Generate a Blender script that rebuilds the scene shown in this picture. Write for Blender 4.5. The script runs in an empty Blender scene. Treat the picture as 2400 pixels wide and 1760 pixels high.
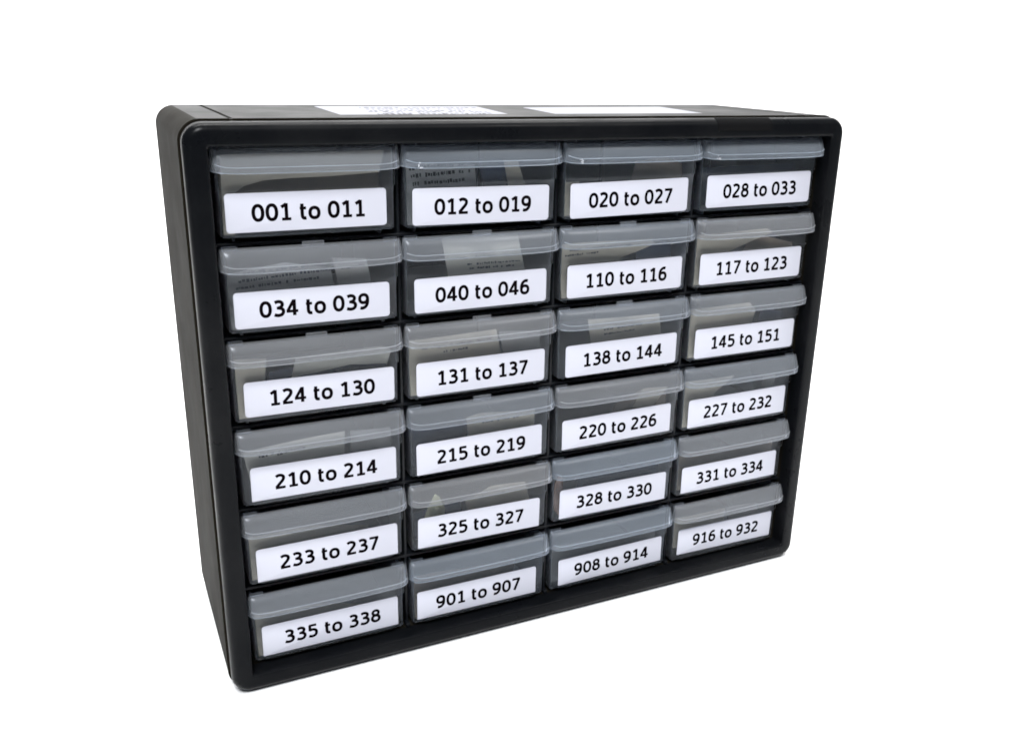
import bpy, bmesh, math, random
from mathutils import Matrix, Vector

scene = bpy.context.scene
COL = scene.collection
MM = 0.001
GZ = 187.0                      # floor to cabinet-centre height, mm: every z below is given from the cabinet centre

# ------------------------------------------------------------------ camera
R = ((0.8991883514737292, -0.43679291003460835, 0.025928021856682),
     (-0.11978852629757375, -0.30272450559298486, -0.9455202708989948),
     (0.420845598220247, 0.8470949341466384, -0.3245291281251362))
CAM = (-309.257, -596.408, 251.936)
cd = bpy.data.cameras.new('camera')
cam = bpy.data.objects.new('camera', cd)
COL.objects.link(cam)
cam.matrix_world = Matrix(((R[0][0], -R[1][0], -R[2][0], CAM[0] * MM),
                           (R[0][1], -R[1][1], -R[2][1], CAM[1] * MM),
                           (R[0][2], -R[1][2], -R[2][2], (CAM[2] + GZ) * MM),
                           (0, 0, 0, 1)))
cd.sensor_fit = 'HORIZONTAL'
cd.sensor_width = 36.0
cd.lens = 36.0 * 2201.3 / 2400.0
cd.shift_x = -(1262.88 - 1200.0) / 2400.0
cd.shift_y = (874.78 - 880.0) / 2400.0
cd.clip_start = 0.02
cd.clip_end = 60.0
scene.camera = cam

# ------------------------------------------------------------------ light
world = bpy.data.worlds.new('World')
scene.world = world
world.use_nodes = True
bg = world.node_tree.nodes['Background']
bg.inputs[0].default_value = (0.80, 0.88, 1.0, 1)
bg.inputs[1].default_value = 0.12


def area(name, loc, target, size, power, color, size_y=None):
    ld = bpy.data.lights.new(name, 'AREA')
    ld.energy = power
    ld.color = color
    ld.size = size
    if size_y:
        ld.shape = 'RECTANGLE'
        ld.size_y = size_y
    o = bpy.data.objects.new(name, ld)
    COL.objects.link(o)
    o.location = loc
    o.rotation_euler = (Vector(target) - Vector(loc)).to_track_quat('-Z', 'Y').to_euler()
    return o


area('key_lamp', (-1.35, -2.75, 4.6), (0.0, 0.1, 0.15), 1.5, 345.0, (0.96, 0.98, 1.0))
area('side_highlight_fill', (1.75, -1.9, 3.35), (0.0, 0.0, 0.15), 0.7, 34.0, (1.0, 0.98, 0.95))  # unseen lamp added for highlights along ridges and edges
area('backdrop_fill', (0.4, 0.9, 3.4), (0.4, 2.6, 0.3), 3.5, 190.0, (1.0, 0.99, 0.97), 0.6)  # unseen lamp added to whiten the sweep's back wall

scene.view_settings.view_transform = 'Standard'
scene.view_settings.look = 'None'
scene.view_settings.exposure = 0.0
scene.view_settings.gamma = 1.0
scene.view_settings.use_curve_mapping = False
scene.render.engine = 'CYCLES'
cy = scene.cycles
cy.use_denoising = True
cy.filter_width = 1.75
cy.max_bounces = 10
cy.diffuse_bounces = 5
cy.transmission_bounces = 6
cy.transparent_max_bounces = 48
cy.sample_clamp_indirect = 6.0
scene.render.film_transparent = False


# ------------------------------------------------------------------ materials
def new_mat(name):
    m = bpy.data.materials.new(name)
    m.use_nodes = True
    nt = m.node_tree
    nt.nodes.clear()
    out = nt.nodes.new('ShaderNodeOutputMaterial')
    return m, nt, out


def N(nt, kind, **kw):
    n = nt.nodes.new(kind)
    for k, v in kw.items():
        if k in n.inputs:
            n.inputs[k].default_value = v
        else:
            setattr(n, k, v)
    return n


def L(nt, a, b):
    nt.links.new(a, b)


def noise(nt, scale, detail=3.0, rough=0.5, stretch=None):
    tc = nt.nodes.new('ShaderNodeTexCoord')
    nz = N(nt, 'ShaderNodeTexNoise', Scale=scale, Detail=detail, Roughness=rough)
    if stretch:
        mp = nt.nodes.new('ShaderNodeMapping')
        mp.inputs['Scale'].default_value = stretch
        L(nt, tc.outputs['Object'], mp.inputs['Vector'])
        L(nt, mp.outputs['Vector'], nz.inputs['Vector'])
    else:
        L(nt, tc.outputs['Object'], nz.inputs['Vector'])
    return nz


def ramp(nt, src, lo, hi, a, b):
    mr = nt.nodes.new('ShaderNodeMapRange')
    mr.inputs['From Min'].default_value = lo
    mr.inputs['From Max'].default_value = hi
    mr.inputs['To Min'].default_value = a
    mr.inputs['To Max'].default_value = b
    L(nt, src, mr.inputs['Value'])
    return mr


def plastic(name, col, rough, spec, grain=0.0, rough_var=0.1, dust=0.0):
    m, nt, out = new_mat(name)
    p = nt.nodes.new('ShaderNodeBsdfPrincipled')
    p.inputs['Specular IOR Level'].default_value = spec
    n1 = noise(nt, 22.0, 5.0, 0.62)
    r = ramp(nt, n1.outputs['Fac'], 0.3, 0.7, rough - rough_var, rough + rough_var)
    L(nt, r.outputs[0], p.inputs['Roughness'])
    n2 = noise(nt, 9.0, 6.0, 0.7)
    mix = N(nt, 'ShaderNodeMix', data_type='RGBA')
    mix.inputs[6].default_value = (*col, 1)
    mix.inputs[7].default_value = (col[0] + dust, col[1] + dust * 0.97, col[2] + dust * 0.92, 1)
    r2 = ramp(nt, n2.outputs['Fac'], 0.45, 0.8, 0.0, 1.0)
    L(nt, r2.outputs[0], mix.inputs[0])
    L(nt, mix.outputs[2], p.inputs['Base Color'])
    if grain:
        n3 = noise(nt, 1500.0, 2.0, 0.6)
        b = N(nt, 'ShaderNodeBump', Strength=grain, Distance=0.0002)
        L(nt, n3.outputs['Fac'], b.inputs['Height'])
        L(nt, b.outputs[0], p.inputs['Normal'])
    L(nt, p.outputs[0], out.inputs[0])
    return m


def frosted(name, haze, tint, milk, rough, bump=0.0, ribs=False):
    """thin-walled clear polypropylene: straight-through light, a milky scatter and a soft gloss"""
    m, nt, out = new_mat(name)
    tr = N(nt, 'ShaderNodeBsdfTransparent', Color=(*tint, 1))
    df = N(nt, 'ShaderNodeBsdfDiffuse', Color=(*milk, 1))
    tl = N(nt, 'ShaderNodeBsdfTranslucent', Color=(*milk, 1))
    oi = nt.nodes.new('ShaderNodeObjectInfo')          # reflected surroundings put into the milk colour: some parts yellower, some bluer
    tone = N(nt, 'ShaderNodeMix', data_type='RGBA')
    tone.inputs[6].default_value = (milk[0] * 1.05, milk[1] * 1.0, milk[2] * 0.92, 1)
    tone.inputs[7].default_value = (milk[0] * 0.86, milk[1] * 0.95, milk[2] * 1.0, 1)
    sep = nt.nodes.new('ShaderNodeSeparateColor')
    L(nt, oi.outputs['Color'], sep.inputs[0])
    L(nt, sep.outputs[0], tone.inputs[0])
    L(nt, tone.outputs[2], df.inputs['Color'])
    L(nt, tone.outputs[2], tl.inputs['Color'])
    mk = N(nt, 'ShaderNodeMixShader', Fac=0.45)
    L(nt, df.outputs[0], mk.inputs[1])
    L(nt, tl.outputs[0], mk.inputs[2])
    lw = N(nt, 'ShaderNodeLayerWeight', Blend=0.35)
    nz = noise(nt, 30.0, 3.0, 0.55, (0.35, 1.0, 2.2))      # flow streaks
    va = ramp(nt, nz.outputs['Fac'], 0.3, 0.7, haze * 0.86, haze * 1.14)
    add = N(nt, 'ShaderNodeMath', operation='MULTIPLY_ADD')
    L(nt, lw.outputs['Facing'], add.inputs[0])
    add.inputs[1].default_value = haze * 0.9
    L(nt, va.outputs[0], add.inputs[2])
    m1 = nt.nodes.new('ShaderNodeMixShader')
    L(nt, add.outputs[0], m1.inputs[0])
    L(nt, tr.outputs[0], m1.inputs[1])
    L(nt, mk.outputs[0], m1.inputs[2])
    gl = N(nt, 'ShaderNodeBsdfGlossy', Roughness=rough, Color=(0.9, 0.93, 1.0, 1))
    fr = N(nt, 'ShaderNodeFresnel', IOR=1.26)
    m2 = nt.nodes.new('ShaderNodeMixShader')
    L(nt, fr.outputs[0], m2.inputs[0])
    L(nt, m1.outputs[0], m2.inputs[1])
    L(nt, gl.outputs[0], m2.inputs[2])
    if bump:
        bn = noise(nt, 260.0, 3.0, 0.6)
        b = N(nt, 'ShaderNodeBump', Strength=bump, Distance=0.0006)
        h = bn.outputs['Fac']
        if ribs:
            tc = nt.nodes.new('ShaderNodeTexCoord')
            wv = N(nt, 'ShaderNodeTexWave', Scale=170.0, Distortion=0.25)
            wv.bands_direction = 'Z'
            L(nt, tc.outputs['Object'], wv.inputs['Vector'])
            ad = N(nt, 'ShaderNodeMath', operation='ADD')
            L(nt, bn.outputs['Fac'], ad.inputs[0])
            L(nt, wv.outputs['Fac'], ad.inputs[1])
            h = ad.outputs[0]
        L(nt, h, b.inputs['Height'])
        L(nt, b.outputs[0], gl.inputs['Normal'])
        L(nt, b.outputs[0], df.inputs['Normal'])
    L(nt, m2.outputs[0], out.inputs[0])
    return m


def paper(name, col, rough=0.65, var=0.05, spec=0.3, scale=60.0):
    m, nt, out = new_mat(name)
    p = nt.nodes.new('ShaderNodeBsdfPrincipled')
    p.inputs['Roughness'].default_value = rough
    p.inputs['Specular IOR Level'].default_value = spec
    nz = noise(nt, scale, 4.0, 0.6)
    mix = N(nt, 'ShaderNodeMix', data_type='RGBA')
    mix.inputs[6].default_value = (*[c * (1 - var) for c in col], 1)
    mix.inputs[7].default_value = (*[min(1, c * (1 + var)) for c in col], 1)
    L(nt, nz.outputs['Fac'], mix.inputs[0])
    L(nt, mix.outputs[2], p.inputs['Base Color'])
    L(nt, p.outputs[0], out.inputs[0])
    return m


M = dict(
    backdrop=paper('white_backdrop_paper', (0.95, 0.95, 0.95), 0.9, 0.004, 0.1, 3.0),
    casing=plastic('charcoal_textured_plastic', (0.0120, 0.0102, 0.0072), 0.66, 0.037, 0.25, 0.06, 0.007),
    casing_top=plastic('charcoal_plastic_bright_top', (0.0170, 0.0168, 0.0170), 0.52, 0.125, 0.12, 0.06, 0.004),
    bezel=plastic('black_satin_plastic', (0.0036, 0.0041, 0.0052), 0.33, 0.085, 0.06, 0.09, 0.006),
    inner=plastic('black_inner_plastic', (0.0050, 0.0060, 0.0080), 0.34, 0.22, 0.05, 0.08, 0.003),
    tape=plastic('matt_black_tape', (0.0045, 0.0045, 0.005), 0.85, 0.08, 0.1, 0.05, 0.0),
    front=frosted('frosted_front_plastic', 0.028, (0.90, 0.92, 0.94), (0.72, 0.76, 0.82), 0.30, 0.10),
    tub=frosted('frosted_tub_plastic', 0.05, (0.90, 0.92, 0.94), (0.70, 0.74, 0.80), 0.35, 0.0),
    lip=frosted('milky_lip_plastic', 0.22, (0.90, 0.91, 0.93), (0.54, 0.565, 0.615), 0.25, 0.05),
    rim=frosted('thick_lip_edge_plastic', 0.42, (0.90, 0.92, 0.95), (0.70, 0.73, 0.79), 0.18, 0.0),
    label=paper('white_label_paper', (0.575, 0.58, 0.655), 0.5, 0.015, 0.25, 25.0),
    ink=paper('black_ink', (0.003, 0.0015, 0.0025), 0.7, 0.1, 0.02),
    grey_ink=paper('grey_ink', (0.085, 0.085, 0.10), 0.7, 0.15, 0.1),
    pale_ink=paper('pale_grey_ink', (0.42, 0.42, 0.46), 0.7, 0.15, 0.1),
    top_paper=paper('sheet_label_paper', (0.33, 0.335, 0.372), 0.6, 0.02, 0.2),
    slip_cream=paper('cream_slip_paper', (0.64, 0.565, 0.45), 0.7, 0.10),
    slip_grey=paper('grey_slip_paper', (0.34, 0.33, 0.315), 0.7, 0.12),
    slip_white=paper('white_slip_paper', (0.62, 0.58, 0.50), 0.7, 0.05),
    slip_brown=paper('brown_slip_paper', (0.30, 0.245, 0.195), 0.7, 0.15),
    slip_navy_shade=paper('dark_blue_slip_and_shade', (0.045, 0.055, 0.085), 0.6, 0.2),  # dark slips, and sheets painted dark where a drawer is only in shade
    glint=paper('white_glint_flakes', (0.75, 0.76, 0.80), 0.25, 0.05, 0.8),
    yellow=paper('pale_yellow_wrapper', (0.75, 0.72, 0.42), 0.35, 0.1, 0.6),
    copper=paper('coppery_wrapper', (0.30, 0.16, 0.11), 0.35, 0.2, 0.6),
)


# ------------------------------------------------------------------ mesh helpers (millimetres in, metres out)
class MB:
    def __init__(s):
        s.v, s.f = [], []
        s.split = None          # faces from this index on take the second material

    def add(s, verts, faces):
        o = len(s.v)
        s.v += [tuple(v) for v in verts]
        s.f += [tuple(i + o for i in f) for f in faces]

    def loft(s, loops, closed=True, cap0=False, cap1=False):
        n = len(loops[0])
        vs = [p for l in loops for p in l]
        fs = []
        for a in range(len(loops) - 1):
            for i in range(n if closed else n - 1):
                j = (i + 1) % n
                fs.append((a * n + i, a * n + j, (a + 1) * n + j, (a + 1) * n + i))
        if cap0:
            fs.append(tuple(range(n))[::-1])
        if cap1:
            fs.append(tuple((len(loops) - 1) * n + i for i in range(n)))
        s.add(vs, fs)

    def box(s, x0, x1, y0, y1, z0, z1, bev=0.0, seg=2):
        bm = bmesh.new()
        bmesh.ops.create_cube(bm, size=1.0)
        for v in bm.verts:
            v.co = Vector(((x0 + x1) / 2 + v.co.x * (x1 - x0), (y0 + y1) / 2 + v.co.y * (y1 - y0),
                           (z0 + z1) / 2 + v.co.z * (z1 - z0)))
        if bev:
            bmesh.ops.bevel(bm, geom=bm.edges[:], offset=bev, segments=seg, profile=0.5, affect='EDGES')
        bm.verts.index_update()
        s.add([v.co[:] for v in bm.verts], [tuple(v.index for v in f.verts) for f in bm.faces])
        bm.free()

    def tube(s, pts, r, n=8):
        pts = [Vector(p) for p in pts]
        loops = []
        for i, p in enumerate(pts):
            d = (pts[min(i + 1, len(pts) - 1)] - pts[max(i - 1, 0)]).normalized()
            up = Vector((0, 0, 1)) if abs(d.z) < 0.9 else Vector((1, 0, 0))
            a = d.cross(up).normalized()
            b = d.cross(a)
            loops.append([p + a * r * math.cos(t) + b * r * math.sin(t)
                          for t in (2 * math.pi * k / n for k in range(n))])
        s.loft(loops, True, True, True)

    def mesh(s, name, mat, smooth=40, lift=0.0, mat2=None):
        me = bpy.data.meshes.new(name)
        me.from_pydata([(x * MM, y * MM, (z + lift) * MM) for x, y, z in s.v], [], s.f)
        bm = bmesh.new()
        bm.from_mesh(me)
        bmesh.ops.recalc_face_normals(bm, faces=bm.faces[:])
        for e in bm.edges:
            if len(e.link_faces) == 2:
                e.smooth = e.calc_face_angle(0.0) < math.radians(smooth)
        for f in bm.faces:
            f.smooth = smooth > 0
        bm.to_mesh(me)
        bm.free()
        me.materials.append(mat)
        if mat2:
            me.materials.append(mat2)
            for p in me.polygons:
                p.material_index = 1 if p.index >= s.split else 0
        return me


def link(name, me, parent=None, loc=None):
    o = bpy.data.objects.new(name, me)
    COL.objects.link(o)
    if parent:
        o.parent = parent
    if loc:
        o.location = [c * MM for c in loc]
    return o


def tag(o, label=None, cat=None, group=None, kind=None):
    if label:
        o['label'] = label
    if cat:
        o['category'] = cat
    if group:
        o['group'] = group
    if kind:
        o['kind'] = kind
    return o


def rrect(x0, x1, z0, z1, r, n=10):
    """rounded rectangle, counter-clockwise from the right of the bottom edge"""
    pts = []
    for cx_, cz_, a0 in ((x1 - r, z0 + r, -90), (x1 - r, z1 - r, 0), (x0 + r, z1 - r, 90), (x0 + r, z0 + r, 180)):
        for k in range(n + 1):
            a = math.radians(a0 + 90 * k / n)
            pts.append((cx_ + r * math.cos(a), cz_ + r * math.sin(a)))
    return pts


# ------------------------------------------------------------------ setting: a white paper sweep
b = MB()
prof = [(-1000, 0)] + [(1500 + 900 * math.sin(math.radians(a)), 900 - 900 * math.cos(math.radians(a)))
                       for a in range(0, 91, 5)] + [(2400, 5200)]
b.loft([[(x, y, z) for y, z in prof] for x in (-1600, 5200)], closed=False)
tag(link('backdrop', b.mesh('backdrop', M['backdrop'])), 'plain white seamless surface under and behind the cabinet',
    None, None, 'structure')

# ------------------------------------------------------------------ the cabinet
X0, X1, Z0, Z1 = -252.0, 252.0, -187.0, 209.0
FRONT = -10.0
INS = 15.3
cab = bpy.data.objects.new('drawer_cabinet', None)
COL.objects.link(cab)
cab.empty_display_size = 0.05
tag(cab, 'black plastic cabinet with rounded corners holding twenty four clear drawers', 'storage cabinet')

# casing: outer shell with a mould line along the top, inner liner and back
b = MB()


def shell_loop(ins, y, r, deep=1.0):
    pts = rrect(X0 + ins, X1 - ins, Z0 + ins, Z1 - ins, r, 12)
    zt = Z1 - ins
    g = [(221.6, 0), (221.2, -1.6), (219.4, -1.6), (219.0, 0), (-219.0, 0), (-219.4, -1.6), (-221.2, -1.6), (-221.6, 0)]
    k = 26                        # after the top-right corner
    pts = pts[:k] + [(x, zt + dz * deep) for x, dz in g] + pts[k:]
    return [(x, y, z) for x, z in pts]


loops = [shell_loop(3.0, 4.3, 11.5), shell_loop(0.25, 4.3, 13.6), shell_loop(0.0, 4.5, 13.8), shell_loop(0.1, 4.8, 13.8, 0.2),
         shell_loop(0.2, 9, 13.8, 0.2), shell_loop(0.2, 10, 13.8), shell_loop(0.3, 60, 13.8), shell_loop(0.8, 151, 13.4),
         shell_loop(0.8, 151.3, 13.4, 0.0), shell_loop(0.9, 154, 13.3, 0.0), shell_loop(2.0, 157, 12.5, 0.0),
         shell_loop(3.6, 158.4, 12, 0.0)]
b.loft(loops, True, False, True)
lin = [[(x, y, z) for x, z in rrect(X0 + i, X1 - i, Z0 + i, Z1 - i, 2.0, 3)] for i, y in
       ((1.7, 4.2), (15.35, 4.4), (15.4, 5.0), (15.4, 152.0))]
b.loft(lin[1:], True, False, True)
me = b.mesh('casing', M['casing'], 35, GZ)
me.materials.append(M['casing_top'])
for p in me.polygons:           # brighter reflection on the flat top put into a lighter, glossier material
    if p.normal.z > 0.985:
        p.material_index = 1
link('casing', me, cab)

# bezel: rounded front frame
b = MB()
prof = [(3.4, 4.2), (2.2, 4.1), (1.5, 3.0), (1.3, 1.0), (1.3, -2.5)]
prof += [(7.6 - 6.3 * math.cos(math.radians(a)), -2.5 - 7.2 * math.sin(math.radians(a))) for a in range(12, 91, 13)]
prof += [(10.5, -9.95), (13.5, -10.0), (14.2, -9.86), (14.8, -9.45), (15.15, -8.9), (15.3, -8.2), (15.3, 4.3)]
loops = []
for i, y in prof:
    loops.append([(x, y, z) for x, z in rrect(X0 + i, X1 - i, Z0 + i, Z1 - i, max(14.0 - i, 2.0), 12)])
b.loft(loops, True)
link('bezel', b.mesh('bezel', M['bezel'], 50, GZ), cab)

PITX, PITZ = 118.0, 60.9
TOP = 194.0
b = MB()
b.box(-1.0, 1.0, 5.6, 151.5, -171.7, 193.6, 0.5)
dv = b.mesh('divider', M['inner'], 40, GZ)
b = MB()
b.box(-1.7, 1.7, 2.5, 9.0, -171.6, -167.6, 0.8)
nub = b.mesh('divider_foot', M['inner'], 40, GZ)
for c in range(3):
    d_ = link('divider', dv, cab, ((c - 1) * PITX, 0, 0))
    link('divider_foot', nub, d_)
b = MB()
pr = [(5.2 + 1.35 - 1.35 * math.cos(math.radians(a)), -1.35 + 1.35 * math.sin(math.radians(a))) for a in range(-90, 91, 15)]
pr = pr + [(151.4, -0.2), (151.4, -2.4)]
b.loft([[(x, y, z) for y, z in pr] for x in (-236.4, 236.4)], True, True, True)
sh = b.mesh('shelf', M['inner'], 40, GZ)
for r in range(5):
    link('shelf', sh, cab, (0, 0, TOP - PITZ * (r + 1) + 1.2))


# tape patch that follows the round of the bezel's upper edge
def bezel_top(x, off):
    pts = []
    for i, y in prof[5:]:
        if i > 13.4:
            break
        pts.append((x, y, Z1 - i))
    res = []
    for k, p in enumerate(pts):
        a = Vector(pts[max(k - 1, 0)])
        c_ = Vector(pts[min(k + 1, len(pts) - 1)])
        t = (c_ - a).normalized()
        nrm = Vector((0, t.z, -t.y))
        if nrm.y > 0:
            nrm = -nrm
        res.append(Vector(p) + nrm * off)
    return res


b = MB()
lo = []
for k in range(9):
    x = 125.0 + 50.5 * k / 8
    lo.append(list(bezel_top(x, 0.35)) + list(reversed(bezel_top(x, 0.04))))
b.loft(lo, True, True, True)
link('tape_patch', b.mesh('tape_patch', M['tape'], 50, GZ), cab)


# sheet labels stuck on the top
def quad_sheet(q, z, t, r=3.0):
    """thin sheet over four corners with a little corner rounding"""
    mb = MB()
    pts = []
    for k in range(4):
        p = Vector(q[k])
        a = (Vector(q[k - 1]) - p).normalized()
        c_ = (Vector(q[(k + 1) % 4]) - p).normalized()
        for u in (0.0, 0.25, 0.5, 0.75, 1.0):
            pts.append(p + a * r * (1 - u) ** 2 + c_ * r * u ** 2)
    mb.loft([[(p.x, p.y, z) for p in pts], [(p.x, p.y, z + t) for p in pts]], True, True, True)
    return mb


rnd = random.Random(4)


def print_rows(q, z, rows, col_lo, col_hi, h, seed, fill=0.75):
    """rows of small dashes standing for print too faint to read"""
    rr = random.Random(seed)
    mb = MB()
    q = [Vector(p) for p in q]

    def P(u, v):
        return q[0].lerp(q[1], u).lerp(q[3].lerp(q[2], u), v)
    for k, v in enumerate(rows):
        u = col_lo + rr.random() * 0.06
        end = col_hi - rr.random() * 0.18
        while u < end:
            w = rr.uniform(0.008, 0.03)
            if rr.random() < fill:
                hh = h * rr.uniform(0.6, 1.1)
                a, b_, c_, d_ = P(u, v), P(u + w, v), P(u + w, v + hh), P(u, v + hh)
                mb.add([(p.x, p.y, z) for p in (a, b_, c_, d_)], [(0, 1, 2, 3)])
            u += w + rr.uniform(0.004, 0.02)
    return mb


Q1 = ((-146.5, 31.0), (-27.0, 25.0), (-15.0, 121.0), (-143.0, 125.0))
Q2 = ((10.5, 21.0), (141.0, 27.5), (154.0, 115.5), (19.5, 107.5))
ZT = Z1 - 0.55
s1 = link('top_label', quad_sheet(Q1, ZT, 0.3).mesh('top_label', M['top_paper'], 0, GZ), cab)
tag(s1, 'white sheet label with rows of faint print')
link('lettering', print_rows(Q1, ZT + 0.33, (0.06, 0.15, 0.30, 0.42, 0.60, 0.78), 0.2, 0.98, 0.075, 3, 0.85)
     .mesh('lettering', M['grey_ink'], 0, GZ), s1)
s2 = link('top_label', quad_sheet(Q2, ZT, 0.3).mesh('top_label', M['top_paper'], 0, GZ), cab)
tag(s2, 'white sheet label that looks almost blank')
link('lettering', print_rows(Q2, ZT + 0.33, (0.45, 0.65), 0.3, 0.9, 0.03, 5, 0.5).mesh('lettering', M['pale_ink'], 0, GZ), s2)

# ------------------------------------------------------------------ glyphs for the drawer labels, drawn as pen strokes
ST = 0.207


def smooth_path(pts, n=6):
    out = []
    for i in range(len(pts) - 1):
        p0 = pts[max(i - 1, 0)]
        p1, p2 = pts[i], pts[i + 1]
        p3 = pts[min(i + 2, len(pts) - 1)]
        for k in range(n):
            t = k / n
            out.append(tuple(0.5 * (2 * p1[a] + (p2[a] - p0[a]) * t + (2 * p0[a] - 5 * p1[a] + 4 * p2[a] - p3[a]) * t * t
                                    + (3 * p1[a] - p0[a] - 3 * p2[a] + p3[a]) * t ** 3) for a in (0, 1)))
    out.append(pts[-1])
    return out


def ell(cx_, cy_, rx, ry, e=2.25, a0=0, a1=360, n=28):
    pts = []
    for k in range(n + 1):
        a = math.radians(a0 + (a1 - a0) * k / n)
        c_, s_ = math.cos(a), math.sin(a)
        pts.append((cx_ + rx * math.copysign(abs(c_) ** (2 / e), c_), cy_ + ry * math.copysign(abs(s_) ** (2 / e), s_)))
    return pts


SP = smooth_path
GL = {
    '0': [(ell(0, .5, .25, .425), 1, 1)],
    '1': [([(.04, 0), (.04, 1.0)], 1, 1), ([(-.22, .065), (.29, .065)], .84, 1), ([(.05, .955), (-.23, .775)], .95, 1)],
    '2': [(SP([(-.25, .85), (-.12, .925), (.03, .93), (.17, .85), (.20, .71), (.13, .55), (-.02, .37), (-.24, .11)]), 1, 1),
          ([(-.295, .07), (.295, .07)], .88, 1)],
    '3': [(SP([(-.23, .875), (-.08, .93), (.08, .91), (.18, .81), (.175, .68), (.08, .57), (-.04, .535)]), 1, 1),
          ([(-.13, .53), (.03, .53)], .85, 1),
          (SP([(-.02, .53), (.12, .495), (.22, .40), (.235, .26), (.15, .12), (0, .068), (-.14, .08), (-.27, .125)]), 1, 1)],
    '4': [([(.115, 1.0), (.115, 0)], 1.02, 1), ([(-.34, .275), (.325, .275)], .84, 1), ([(.09, .955), (-.275, .29)], .92, 1)],
    '5': [([(-.235, .93), (.235, .93)], .88, 1), ([(-.185, .96), (-.185, .50)], .95, 1),
          (SP([(-.2, .555), (-.05, .595), (.10, .565), (.21, .46), (.225, .30), (.16, .14), (0, .068), (-.14, .08), (-.26, .125)]), 1, 1)],
    '6': [(ell(.01, .325, .235, .255), 1, 1),
          (SP([(.22, .905), (.10, .935), (-.04, .89), (-.16, .76), (-.22, .57), (-.227, .34)]), 1, 1)],
    '7': [([(-.295, .93), (.30, .93)], .88, 1), (SP([(.225, .93), (.12, .66), (.0, .34), (-.12, 0)]), 1, 1)],
    '8': [(ell(0, .745, .195, .187, 2.1), .95, 1), (ell(0, .30, .24, .232, 2.1), 1, 1)],
    't': [(SP([(-.05, .93), (-.05, .6), (-.05, .25), (.0, .10), (.09, .065), (.185, .075)]), 1, 1),
          ([(-.19, .665), (.19, .665)], .82, 1)],
    'o': [(ell(0, .365, .265, .305), 1, 1)],
}
GL['9'] = [([(-x, 1 - y) for x, y in p], w, e) for p, w, e in GL['6']]
ADV = {'t': .53, 'o': .83, ' ': .357}
DH = 10.55                      # digit height, mm


def text_mesh(s):
    mb = MB()
    total = sum(ADV.get(ch, .80) for ch in s)
    x = -total / 2
    lift = 0.0
    for ch in s:
        a = ADV.get(ch, .80)
        for path, w, _ in GL.get(ch, []):
            hw = ST * w / 2
            wx = 1.07 if ch.isdigit() else 1.0
            n = len(path)
            closed = n > 10 and math.dist(path[0], path[-1]) < 1e-6
            lft, rgt = [], []
            for k in range(n):
                if closed:
                    p0, p1 = path[k - 1 if k else n - 2], path[k + 1 if k < n - 1 else 1]
                else:
                    p0, p1 = path[max(k - 1, 0)], path[min(k + 1, n - 1)]
                dx, dy = p1[0] - p0[0], p1[1] - p0[1]
                l = math.hypot(dx, dy) or 1
                nx, ny = -dy / l, dx / l
                px, py = path[k]
                X = x + a / 2
                px *= wx
                lft.append(((X + px + nx * hw) * DH, -lift, (py + ny * hw - .5) * DH))
                rgt.append(((X + px - nx * hw) * DH, -lift, (py - ny * hw - .5) * DH))
            mb.add(lft + rgt, [(k, k + 1, n + k + 1, n + k) for k in range(n - 1)])
            lift += 0.0015
        x += a
    return mb


# ------------------------------------------------------------------ one drawer's parts, shared by all
# drawer frame: x across, y back, z up from the cell floor; y = 0 is the label face
def half_w(z):
    return 56.2 if z >= 32.4 else 54.1 + 1.3 * (z - 3.6) / 28.8


def front_panel():
    mb = MB()
    zs = [3.6, 4.0, 5.0, 6.4, 8.0, 14, 20, 26, 31.6, 32.2, 32.6, 33.2, 40, 48, 57.2]
    for off in (0.0, 1.3):
        rows = []
        for z in zs:
            hw = half_w(z)
            if z < 8.0:
                hw -= 4.2 - math.sqrt(max(0.0, 4.2 ** 2 - (8.0 - z) ** 2)) if 8.0 - z < 4.2 else 4.2
            y = (0.35 if z < 32.0 else (-0.35 if z > 32.5 else 0.0)) + off
            row = []
            for k in range(25):
                u = -1 + 2 * k / 24
                x = hw * u
                ed = max(0.0, abs(x) - (hw - 3.0)) / 3.0
                row.append((x, y + 1.8 * ed ** 2.2 * (1 if off == 0 else 0.6), z))
            rows.append(row)
        mb.loft(rows, False)
        if off == 0.0:
            first = rows
        else:
            ring0 = [r[0] for r in first] + [r[0] for r in rows[::-1]]
            mb.loft([[first[-1][k] for k in range(25)], [rows[-1][k] for k in range(25)]], False)
            mb.loft([[r[0] for r in first], [r[0] for r in rows]], False)
            mb.loft([[r[-1] for r in first], [r[-1] for r in rows]], False)
            mb.loft([[first[0][k] for k in range(25)], [rows[0][k] for k in range(25)]], False)
    return mb


def tub():
    mb = MB()
    mb.box(-55.2, -54.0, 2.2, 141, 4.2, 56.8, 0.3, 1)
    mb.box(54.0, 55.2, 2.2, 141, 4.2, 56.8, 0.3, 1)
    mb.box(-53.9, 53.9, 2.0, 141, 3.4, 4.6, 0.3, 1)
    mb.box(-53.9, 53.9, 139.7, 140.9, 4.7, 50, 0.3, 1)
    for sx in (-1, 1):          # the two runners the drawer slides on
        mb.box(sx * 47 - 1.0, sx * 47 + 1.0, 7.5, 138, 0.03, 3.39, 0.25, 1)
    for sx in (-1, 1):          # side-wall shoulders that show above the lip's back edge
        mb.box(sx * 51.5 - 4.5, sx * 51.5 + 4.5, 0.9, 2.2, 56.9, 59.2, 0.25, 1)
    return mb


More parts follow.
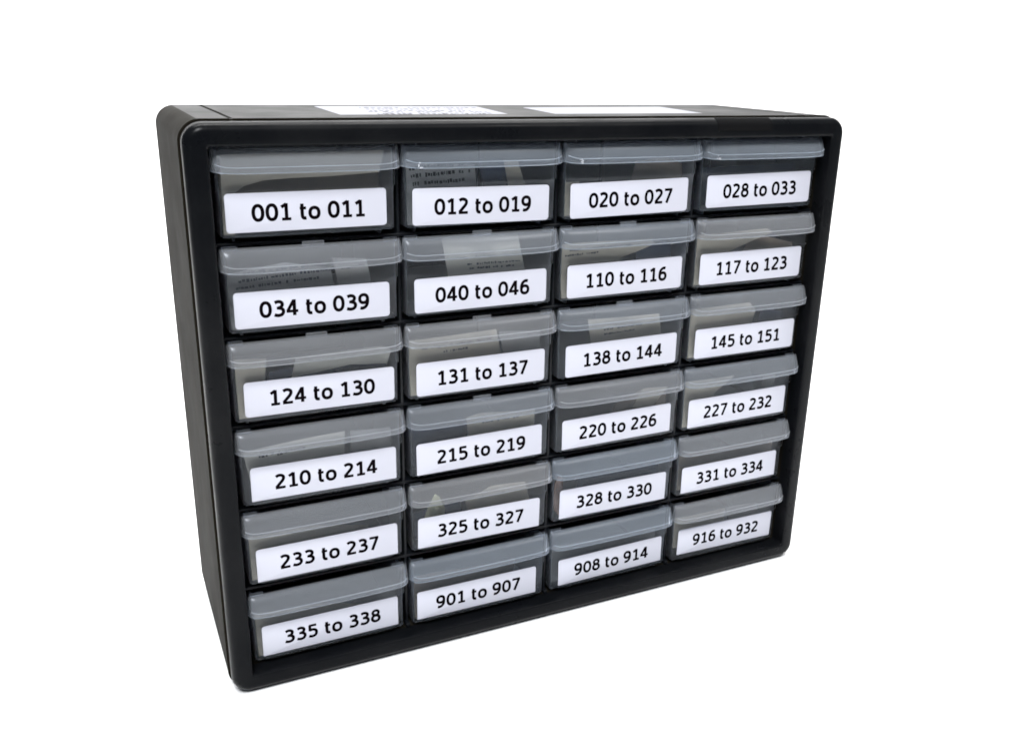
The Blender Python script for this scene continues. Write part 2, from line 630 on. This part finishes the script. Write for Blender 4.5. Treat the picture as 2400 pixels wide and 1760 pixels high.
def lip():
    mb = MB()
    plan = []
    n = 12
    for k in range(n + 1):      # left round
        a = math.radians(180 + 90 * k / n)
        plan.append((-50.6 - 8.0 * abs(math.cos(a)) ** 0.8, 0.2 - 8.2 * abs(math.sin(a)) ** 0.8))
    for k in range(1, 16):
        u = -1 + 2 * k / 16
        plan.append((50.6 * u, -8.0 - 0.6 * (1 - u * u)))
    for k in range(n + 1):
        a = math.radians(270 + 90 * k / n)
        plan.append((50.6 + 8.0 * abs(math.cos(a)) ** 0.8, 0.2 - 8.2 * abs(math.sin(a)) ** 0.8))

    def zb(x):                  # the lower edge lifts a little at the ends
        return 43.0 + 1.5 * (abs(x) / 58.6) ** 8
    P1 = [(0, 58.3), (.12, 58.2), (.32, 57.3), (.52, 55.3), (.69, 52.8), (.82, 50.3), (.91, 48.2), (.965, 46.9), (1.0, 46.0), (1.0, 44.6)]
    loops = []

    def pos(x, y, s, inset):
        bx = x * 57.2 / 58.6
        ox, oy = x * (1 - inset / 58.6), y + (inset if y < -0.6 else inset * max(0, -y) / 0.6)
        return bx + (ox - bx) * s, 0.25 + (oy - 0.25) * s
    for s, z in P1:
        loops.append([(*pos(x, y, s, 0), z + (zb(x) - 43.0) * s) for x, y in plan])
    loops.append([(*pos(x, y, 1.0, 0.05), zb(x) + 0.35) for x, y in plan])
    loops.append([(*pos(x, y, 1.0, 0.5), zb(x)) for x, y in plan])
    loops.append([(*pos(x, y, 1.0, 1.15), zb(x) + 0.25) for x, y in plan])
    for s, z in reversed(P1[:-1]):
        loops.append([(*pos(x, y, s, 1.2), z - 1.25 + (zb(x) - 43.0) * s) for x, y in plan])
    mb.loft(loops, False)
    # mould beads along the ridge and the lower edge
    mb.split = len(mb.f)
    core = [p for p in plan if abs(p[0]) <= 57.0]
    mb.tube([(*pos(x, y, .985, 0.1), 46.9 + 2.8 * (max(0, abs(x) - 46) / 12) ** 2) for x, y in core], 0.27, 6)
    mb.tube([(*pos(x, y, 1.0, 0.3), zb(x) + 0.35) for x, y in plan], 0.36, 6)
    return mb


def stop_tab():
    mb = MB()
    mb.box(-6.5, 7.5, 0.8, 2.2, 57.3, 59.9, 0.3, 1)
    return mb


ME = dict(front=front_panel().mesh('front_panel', M['front'], 35), tub=tub().mesh('tub', M['tub'], 35),
          lip=lip().mesh('pull_lip', M['lip'], 38, 0.0, M['rim']), tab=stop_tab().mesh('stop_tab', M['lip'], 35))

DATA = [
    ('001 to 011', -1.1, 18.8, 101.4, 24.2, 0.07), ('012 to 019', -0.2, 16.9, 100.9, 24.7, -0.51),
    ('020 to 027', -0.5, 16.9, 100.6, 25.0, 0.79), ('028 to 033', 0.4, 18.8, 101.4, 24.6, 0.58),
    ('034 to 039', -1.0, 18.0, 101.2, 23.8, -0.27), ('040 to 046', 0.4, 17.5, 100.4, 24.2, 0.31),
    ('110 to 116', 0.3, 18.0, 100.6, 24.8, 0.32), ('117 to 123', -0.4, 18.5, 100.9, 24.9, 0.30),
    ('124 to 130', 1.7, 18.5, 101.3, 24.2, -0.54), ('131 to 137', 0.5, 17.7, 100.4, 24.7, 0.07),
    ('138 to 144', 0.3, 17.2, 99.8, 25.1, 0.51), ('145 to 151', 1.1, 17.5, 101.2, 24.8, 0.01),
    ('210 to 214', 0.9, 18.9, 101.3, 24.7, -0.28), ('215 to 219', -0.7, 17.4, 100.9, 24.6, 0.56),
    ('220 to 226', -0.6, 18.2, 99.9, 24.4, 0.64), ('227 to 232', 0.0, 18.2, 100.9, 24.7, 0.35),
    ('233 to 237', 0.8, 18.1, 101.5, 25.3, 0.19), ('325 to 327', -0.8, 17.2, 100.7, 24.8, -0.86),
    ('328 to 330', 0.4, 17.9, 100.4, 25.1, -0.55), ('331 to 334', -1.0, 18.0, 100.4, 23.9, 0.28),
    ('335 to 338', 0.4, 18.0, 100.5, 24.5, 0.05), ('901 to 907', -2.0, 17.4, 100.6, 23.8, -0.14),
    ('908 to 914', 1.2, 17.5, 99.8, 23.6, 0.82), ('916 to 932', 0.0, 19.2, 101.6, 24.3, -0.87)]


def cell(r, c):
    """cell origin: centre of the cell's floor, mm"""
    z = TOP - PITZ * (r + 1) + 1.2
    if r == 5:
        z = -171.65
    return (-177.0 + PITX * c, 0.0, z + GZ)


def label_mesh(w, h, rt, rb):
    mb = MB()

    def ring(i, y):
        pts = []
        x, z = w / 2 - i, h / 2 - i
        for sx, sz, a0, rr in ((1, -1, -90, rb), (1, 1, 0, rt), (-1, 1, 90, rt), (-1, -1, 180, rb)):
            for k in range(7):
                a = math.radians(a0 + 15 * k)
                pts.append((sx * (x - rr) + rr * math.cos(a), y, sz * (z - rr) + rr * math.sin(a)))
        return pts
    mb.loft([ring(0, 0.27), ring(0, 0.06), ring(0.1, 0.0)], True, True, True)
    return mb


def copy_part(o, parent):
    c = o.copy()
    COL.objects.link(c)
    c.parent = parent
    return c


rnd = random.Random(11)
proto = bpy.data.objects.new('drawer', None)
COL.objects.link(proto)
proto.empty_display_size = 0.02
protoparts = [link('front_panel', ME['front'], proto), link('tub', ME['tub'], proto), link('pull_lip', ME['lip'], proto)]
for i, (txt, lx, lz, lw, lh, ang) in enumerate(DATA):
    r, c = divmod(i, 4)
    if i == 0:
        d = proto
    else:
        d = proto.copy()
        COL.objects.link(d)
        f_ = copy_part(protoparts[0], d)
        if i in (4, 5, 6, 8, 9, 10, 13):
            link('stop_tab', ME['tab'], f_)
        copy_part(protoparts[1], d)
        copy_part(protoparts[2], d)
    ox, oy, oz = cell(r, c)
    base = TOP - PITZ * (r + 1) + 1.2 + GZ
    d.location = ((ox + rnd.uniform(-.5, .5)) * MM, rnd.uniform(-.5, .5) * MM, oz * MM)
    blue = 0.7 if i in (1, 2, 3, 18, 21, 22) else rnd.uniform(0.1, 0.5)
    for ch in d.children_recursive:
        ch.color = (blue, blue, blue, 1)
    tag(d, 'clear frosted drawer with a white label reading ' + txt, 'drawer', 'clear labelled drawers in the cabinet')
    rb = 2.4 if r < 3 else 0.5
    lab = link('label', label_mesh(lw, lh, 2.4 if r < 5 else 2.0, rb).mesh('label', M['label'], 30), d,
               (lx, 0, lz + (base - oz)))
    lab.rotation_euler = (0, -math.radians(ang), 0)
    tag(lab, 'white label reading ' + txt)
    t = link('lettering', text_mesh(txt).mesh('lettering', M['ink'], 0), lab, (0.8, -0.03, -0.3))

# glints modelled as white flakes on the near corner of three top-row lips
for i, o in enumerate([o for o in COL.objects if o.name.split('.')[0] == 'drawer'][1:4]):
    rr = random.Random(40 + i)
    mb = MB()
    for k in range(9):
        x, z = -47.5 + rr.uniform(-1.6, 1.6), 45.4 + rr.uniform(-1.6, 2.0)
        e = rr.uniform(0.25, 0.6)
        yb = -8.35 if z < 47 else -8.35 + (z - 47) * 0.35
        mb.add([(x - e, yb, z - e), (x + e, yb, z - e * .6), (x + .2 * e, yb, z + e), (x, yb - e * 0.7, z)],
               [(0, 1, 3), (1, 2, 3), (2, 0, 3), (0, 2, 1)])
    lp = [c for c in o.children if c.name.startswith('pull_lip')][0]
    link('glint', mb.mesh('glint', M['glint'], 0), lp)

# ------------------------------------------------------------------ what lies in the drawers
GROUP = 'paper slips inside the drawers'


def slip(i, outline, y0, lean, mat, label, rows=None, ink='grey_ink', bow=1.5, prow=(0.1, 0.9), ph=1.6):
    """a bent sheet standing in drawer i; outline in x (-54..54) and z (5..56) at the front, leaning back by `lean`"""
    r, c = divmod(i, 4)
    ox, oy, oz = cell(r, c)
    rr = random.Random(i * 7 + len(outline))
    ph0 = rr.uniform(0, 6)
    lean *= 0.6
    deep = max(y0 + 3.0, y0 + 33.0 * math.tan(math.radians(lean)))
    sx = deep * (ox + 309.0) / 600.0
    sz = deep * (252.0 - (oz - GZ + 38.0)) / 640.0 * (1.0 - 0.06 * c)
    outline = [(max(-53.0, min(53.0, x + sx)) if abs(x) < 50 or x * sx > 0 else x, z - sz if z > 20 else max(z, 4.8)) for x, z in outline]
    if rows:
        rows = [(z - sz, *q) for z, *q in rows]
    xs = [p[0] for p in outline]
    zlo = min(p[1] for p in outline)

    def Y(x, z):
        return y0 + (z - zlo) * math.tan(math.radians(lean)) + bow * math.sin(x * 0.06 + ph0) * (z - zlo) / 50.0
    bm = bmesh.new()
    vs = [bm.verts.new((x, 0, z)) for x, z in outline]
    bm.faces.new(vs)
    for axis, lo_, hi_, step in ((0, min(xs), max(xs), 6.0), (2, 5.0, 57.0, 13.0)):
        p = lo_ + step
        while p < hi_:
            co, no = Vector((0, 0, 0)), Vector((0, 0, 0))
            co[axis] = p
            no[axis] = 1
            bmesh.ops.bisect_plane(bm, geom=bm.verts[:] + bm.edges[:] + bm.faces[:], plane_co=co, plane_no=no)
            p += step
    bmesh.ops.triangulate(bm, faces=bm.faces[:])
    mb = MB()
    bm.verts.index_update()
    fs = [tuple(v.index for v in f.verts) for f in bm.faces]
    front = [(v.co.x, Y(v.co.x, v.co.z), v.co.z) for v in bm.verts]
    mb.add(front, fs)
    mb.add([(x, y + 0.3, z) for x, y, z in front], fs)
    rim = [e for e in bm.edges if len(e.link_faces) == 1]
    n = len(front)
    off = 0
    for e in rim:
        a, b_ = e.verts[0].index, e.verts[1].index
        mb.f.append((a, b_, n + b_, n + a))
    bm.free()
    o = link('paper_slip', mb.mesh('paper_slip', M[mat], 30), None, (ox, oy, oz))
    tag(o, label, 'paper slip', GROUP)
    if rows:
        pm = MB()
        x0, x1 = min(xs), max(xs)
        for z0, slope, a, e in rows:
            x = x0 + (x1 - x0) * a
            while x < x0 + (x1 - x0) * e:
                w = rr.uniform(0.7, 2.2)
                if rr.random() < 0.86:
                    z = z0 + slope * (x - x0)
                    h0, h1 = ph * rr.uniform(0, .25), ph * rr.uniform(.7, 1.05)
                    q = [(x, z + h0), (x + w, z + h0), (x + w, z + h1), (x, z + h1)]
                    pm.add([(X, Y(X, Z) - 0.06, Z) for X, Z in q], [(0, 1, 2, 3)])
                x += w + rr.uniform(0.25, 0.9)
        link('print', pm.mesh('print', M[ink], 0), o)
    return o


def inn(i):
    return DATA[i][0]


W = ' in the drawer labelled '
slip(0, [(-53, 5), (-48, 5), (-46, 31), (-40, 35), (-28, 38), (-10, 39), (14, 39.5), (46, 41), (50, 55), (-51, 54)], 5, 8, 'slip_cream', 'cream paper slip with a wavy lower edge' + W + inn(0))
slip(0, [(-50, 6), (50, 6), (53, 50), (-52, 50)], 24, 12, 'slip_brown', 'brownish paper slip at the back' + W + inn(0))
slip(1, [(-53, 5), (-4, 5), (-6, 44), (-52, 46)], 4, 12, 'slip_grey', 'grey slip with smudged handwriting' + W + inn(1),
     [(41, .05, .02, .8), (36, .05, .08, .9), (31, .04, .1, .8)], 'ink', prow=(0, 1), ph=2.8)
slip(1, [(8, 5), (38, 5), (26, 46), (0, 47)], 8, 14, 'slip_cream', 'cream slip with a broad dark stripe' + W + inn(1))
slip(1, [(2, 5), (22, 5), (15, 47), (-3, 47)], 5, 13, 'slip_navy_shade', 'dark slip beside the handwritten one' + W + inn(1))
slip(2, [(-10, 5), (50, 5), (52, 40), (30, 46), (2, 43)], 10, 10, 'slip_brown', 'brown grey slip on the right' + W + inn(2))
slip(2, [(-53, 5), (-46, 5), (-46, 30), (-53, 30)], 5, 4, 'slip_cream', 'narrow cream slip at the left end' + W + inn(2))
slip(3, [(-52, 5), (52, 5), (52, 38), (-52, 36)], 20, 14, 'slip_navy_shade', 'plain dark sheet added for the interior shade' + W + inn(3))
slip(4, [(-53, 5), (16, 5), (11, 42), (-18, 47), (-53, 42)], 5, 14, 'slip_grey', 'grey slip with smeared print' + W + inn(4),
     [(40, .06, .15, .95), (35.5, .07, .1, .95), (31.5, .06, .05, .8)], 'grey_ink', ph=2.0)
slip(4, [(20, 5), (42, 5), (36, 46), (13, 48)], 9, 12, 'slip_grey', 'small grey slip with a scribble' + W + inn(4), [(39, .1, .2, .7)], 'grey_ink', ph=1.6)
slip(5, [(-24, 5), (36, 5), (28, 56), (-30, 56)], 4, 16, 'slip_white', 'white slip with two lines of grey print' + W + inn(5),
     [(40.5, .0, .2, .9), (36, .0, .25, .9), (33, .0, .3, .8)], 'grey_ink', ph=1.7)
slip(6, [(-53, 5), (-30, 5), (-6, 33), (24, 42), (20, 46), (-53, 46)], 4, 12, 'slip_cream', 'cream slip with print and slanted edge' + W + inn(6),
     [(40, .03, .1, .75), (36.5, .03, .05, .4)], 'grey_ink', ph=1.6)
slip(6, [(10, 5), (53, 5), (53, 44), (6, 40)], 18, 10, 'slip_navy_shade', 'dark sheet added for the shade on the right' + W + inn(6))
slip(7, [(-53, 5), (-34, 5), (-30, 30), (20, 44), (14, 47), (-53, 46)], 4, 10, 'slip_cream', 'cream slip with a slanting lower edge' + W + inn(7))
slip(7, [(-28, 5), (50, 5), (50, 34), (6, 42), (-8, 36)], 12, 10, 'slip_brown', 'brown slip behind the cream one' + W + inn(7))
slip(8, [(-20, 33), (20, 37), (46, 35), (50, 44), (44, 47), (-16, 46)], 5, 20, 'slip_white', 'white flap folded over dark slips' + W + inn(8))
slip(8, [(-53, 5), (-40, 5), (-34, 46), (-53, 48)], 4, 8, 'slip_cream', 'cream slip along the left side' + W + inn(8))
slip(8, [(-38, 5), (50, 5), (48, 33), (8, 40), (-34, 36)], 14, 8, 'slip_navy_shade', 'dark blue slip under the white flap' + W + inn(8))
slip(9, [(-53, 5), (18, 5), (12, 48), (-53, 47)], 4, 14, 'slip_cream', 'cream slip with one line of print' + W + inn(9),
     [(39.5, .02, .1, .85), (35.5, .02, .35, .6)], 'grey_ink', ph=1.7)
slip(9, [(20, 5), (52, 5), (52, 44), (14, 46)], 10, 12, 'slip_grey', 'plain grey slip on the right' + W + inn(9))
slip(10, [(-28, 5), (36, 5), (34, 46), (-32, 48)], 5, 16, 'slip_cream', 'cream slip with a line of pale print' + W + inn(10),
     [(38, .02, .2, .9), (34.5, .02, .2, .6)], 'grey_ink', ph=1.5)
slip(11, [(-53, 5), (-5, 5), (10, 40), (4, 47), (-53, 47)], 4, 12, 'slip_cream', 'cream slip with a slanted right edge' + W + inn(11))
slip(11, [(6, 5), (50, 5), (50, 36), (14, 41)], 15, 10, 'slip_navy_shade', 'dark sheet added for the shade on the right' + W + inn(11))
slip(12, [(-49, 5), (12, 5), (16, 48), (-52, 44)], 4, 14, 'slip_white', 'white slip with bold slanting print' + W + inn(12),
     [(37, .08, .12, .35), (35.5, .10, .32, .60)], 'ink', ph=2.1)
slip(12, [(18, 5), (52, 5), (52, 46), (20, 48)], 12, 12, 'slip_grey', 'grey slip on the right' + W + inn(12))
slip(13, [(-10, 5), (40, 5), (44, 43), (0, 46), (-12, 44)], 5, 14, 'slip_cream', 'cream slip with a faint line of print' + W + inn(13),
     [(37.5, .03, .22, .75)], 'grey_ink', ph=1.7)
slip(13, [(-53, 5), (-14, 5), (-12, 40), (-53, 41)], 12, 12, 'slip_navy_shade', 'dark sheet added for the shade on the left' + W + inn(13))
slip(14, [(-20, 5), (50, 5), (52, 44), (26, 46), (-4, 37)], 9, 12, 'slip_brown', 'brown grey slip with a lighter fold' + W + inn(14))
slip(14, [(10, 33), (28, 30), (44, 46), (20, 47)], 6, 14, 'slip_cream', 'slim cream strip' + W + inn(14))
slip(15, [(-53, 5), (-36, 5), (-26, 34), (-6, 46), (-53, 46)], 4, 12, 'slip_cream', 'cream slip with a curved right edge' + W + inn(15))
slip(15, [(20, 32), (34, 32), (36, 42), (22, 43)], 12, 14, 'slip_grey', 'small grey slip on the right' + W + inn(15))
slip(16, [(-53, 5), (20, 5), (30, 34), (-8, 41), (-53, 42)], 5, 14, 'slip_cream', 'cream slip low on the left' + W + inn(16))
slip(17, [(-8, 5), (44, 5), (38, 44), (8, 46), (-14, 38)], 6, 14, 'slip_cream', 'cream slip with a pale fold' + W + inn(17), [(37, .02, .2, .7)], 'pale_ink', ph=1.5)
slip(17, [(-53, 5), (-16, 5), (-18, 38), (-53, 36)], 16, 12, 'slip_navy_shade', 'dark sheet added for the shade on the left' + W + inn(17))
slip(18, [(-36, 5), (50, 5), (50, 40), (-38, 38)], 12, 14, 'slip_navy_shade', 'dark sheet added for the interior shade' + W + inn(18))
slip(19, [(-53, 5), (50, 5), (50, 40), (-53, 42)], 8, 14, 'slip_brown', 'plain brown slip' + W + inn(19))
slip(20, [(-53, 5), (0, 5), (22, 33), (-10, 41), (-53, 43)], 5, 14, 'slip_cream', 'cream slip with a tapering right end' + W + inn(20))
slip(20, [(24, 5), (52, 5), (52, 42), (34, 42), (14, 36)], 8, 12, 'slip_grey', 'grey slip on the right' + W + inn(20))
slip(21, [(-53, 5), (24, 5), (30, 42), (-53, 44)], 5, 14, 'slip_brown', 'brownish slip' + W + inn(21))
slip(22, [(-53, 5), (50, 5), (48, 40), (-53, 43)], 10, 14, 'slip_grey', 'plain grey slip' + W + inn(22))
slip(23, [(-53, 14), (-6, 8), (-2, 44), (-53, 45)], 4, 13, 'slip_cream', 'cream slip on the left' + W + inn(23))
slip(23, [(0, 8), (36, 8), (34, 42), (0, 44)], 8, 13, 'slip_grey', 'grey slip on the right' + W + inn(23))


def scrap(name, i, x, y, z, sx, sy, sz, mat, label, seed):
    r, c = divmod(i, 4)
    ox, oy, oz = cell(r, c)
    rr = random.Random(seed)
    bm = bmesh.new()
    bmesh.ops.create_icosphere(bm, subdivisions=2, radius=1.0)
    mb = MB()
    bm.verts.index_update()
    mb.add([(v.co.x * sx * rr.uniform(.6, 1.25), v.co.y * sy * rr.uniform(.6, 1.25), v.co.z * sz * rr.uniform(.6, 1.25)) for v in bm.verts],
           [tuple(v.index for v in f.verts) for f in bm.faces])
    bm.free()
    zmin = min(v[2] for v in mb.v)
    mb.v = [(a + x, b_ + y, c_ - zmin + z) for a, b_, c_ in mb.v]
    o = link(name, mb.mesh(name, M[mat], 0), None, (ox, oy, oz))
    return tag(o, label, 'wrapper')


scrap('crumpled_wrapper', 17, -33, 12, 4.7, 7, 4, 17.5, 'yellow', 'crumpled pale yellow wrapper' + W + inn(17), 5)
scrap('crumpled_wrapper', 18, -46, 10, 4.7, 6, 5, 18.5, 'copper', 'crumpled coppery wrapper' + W + inn(18), 9)
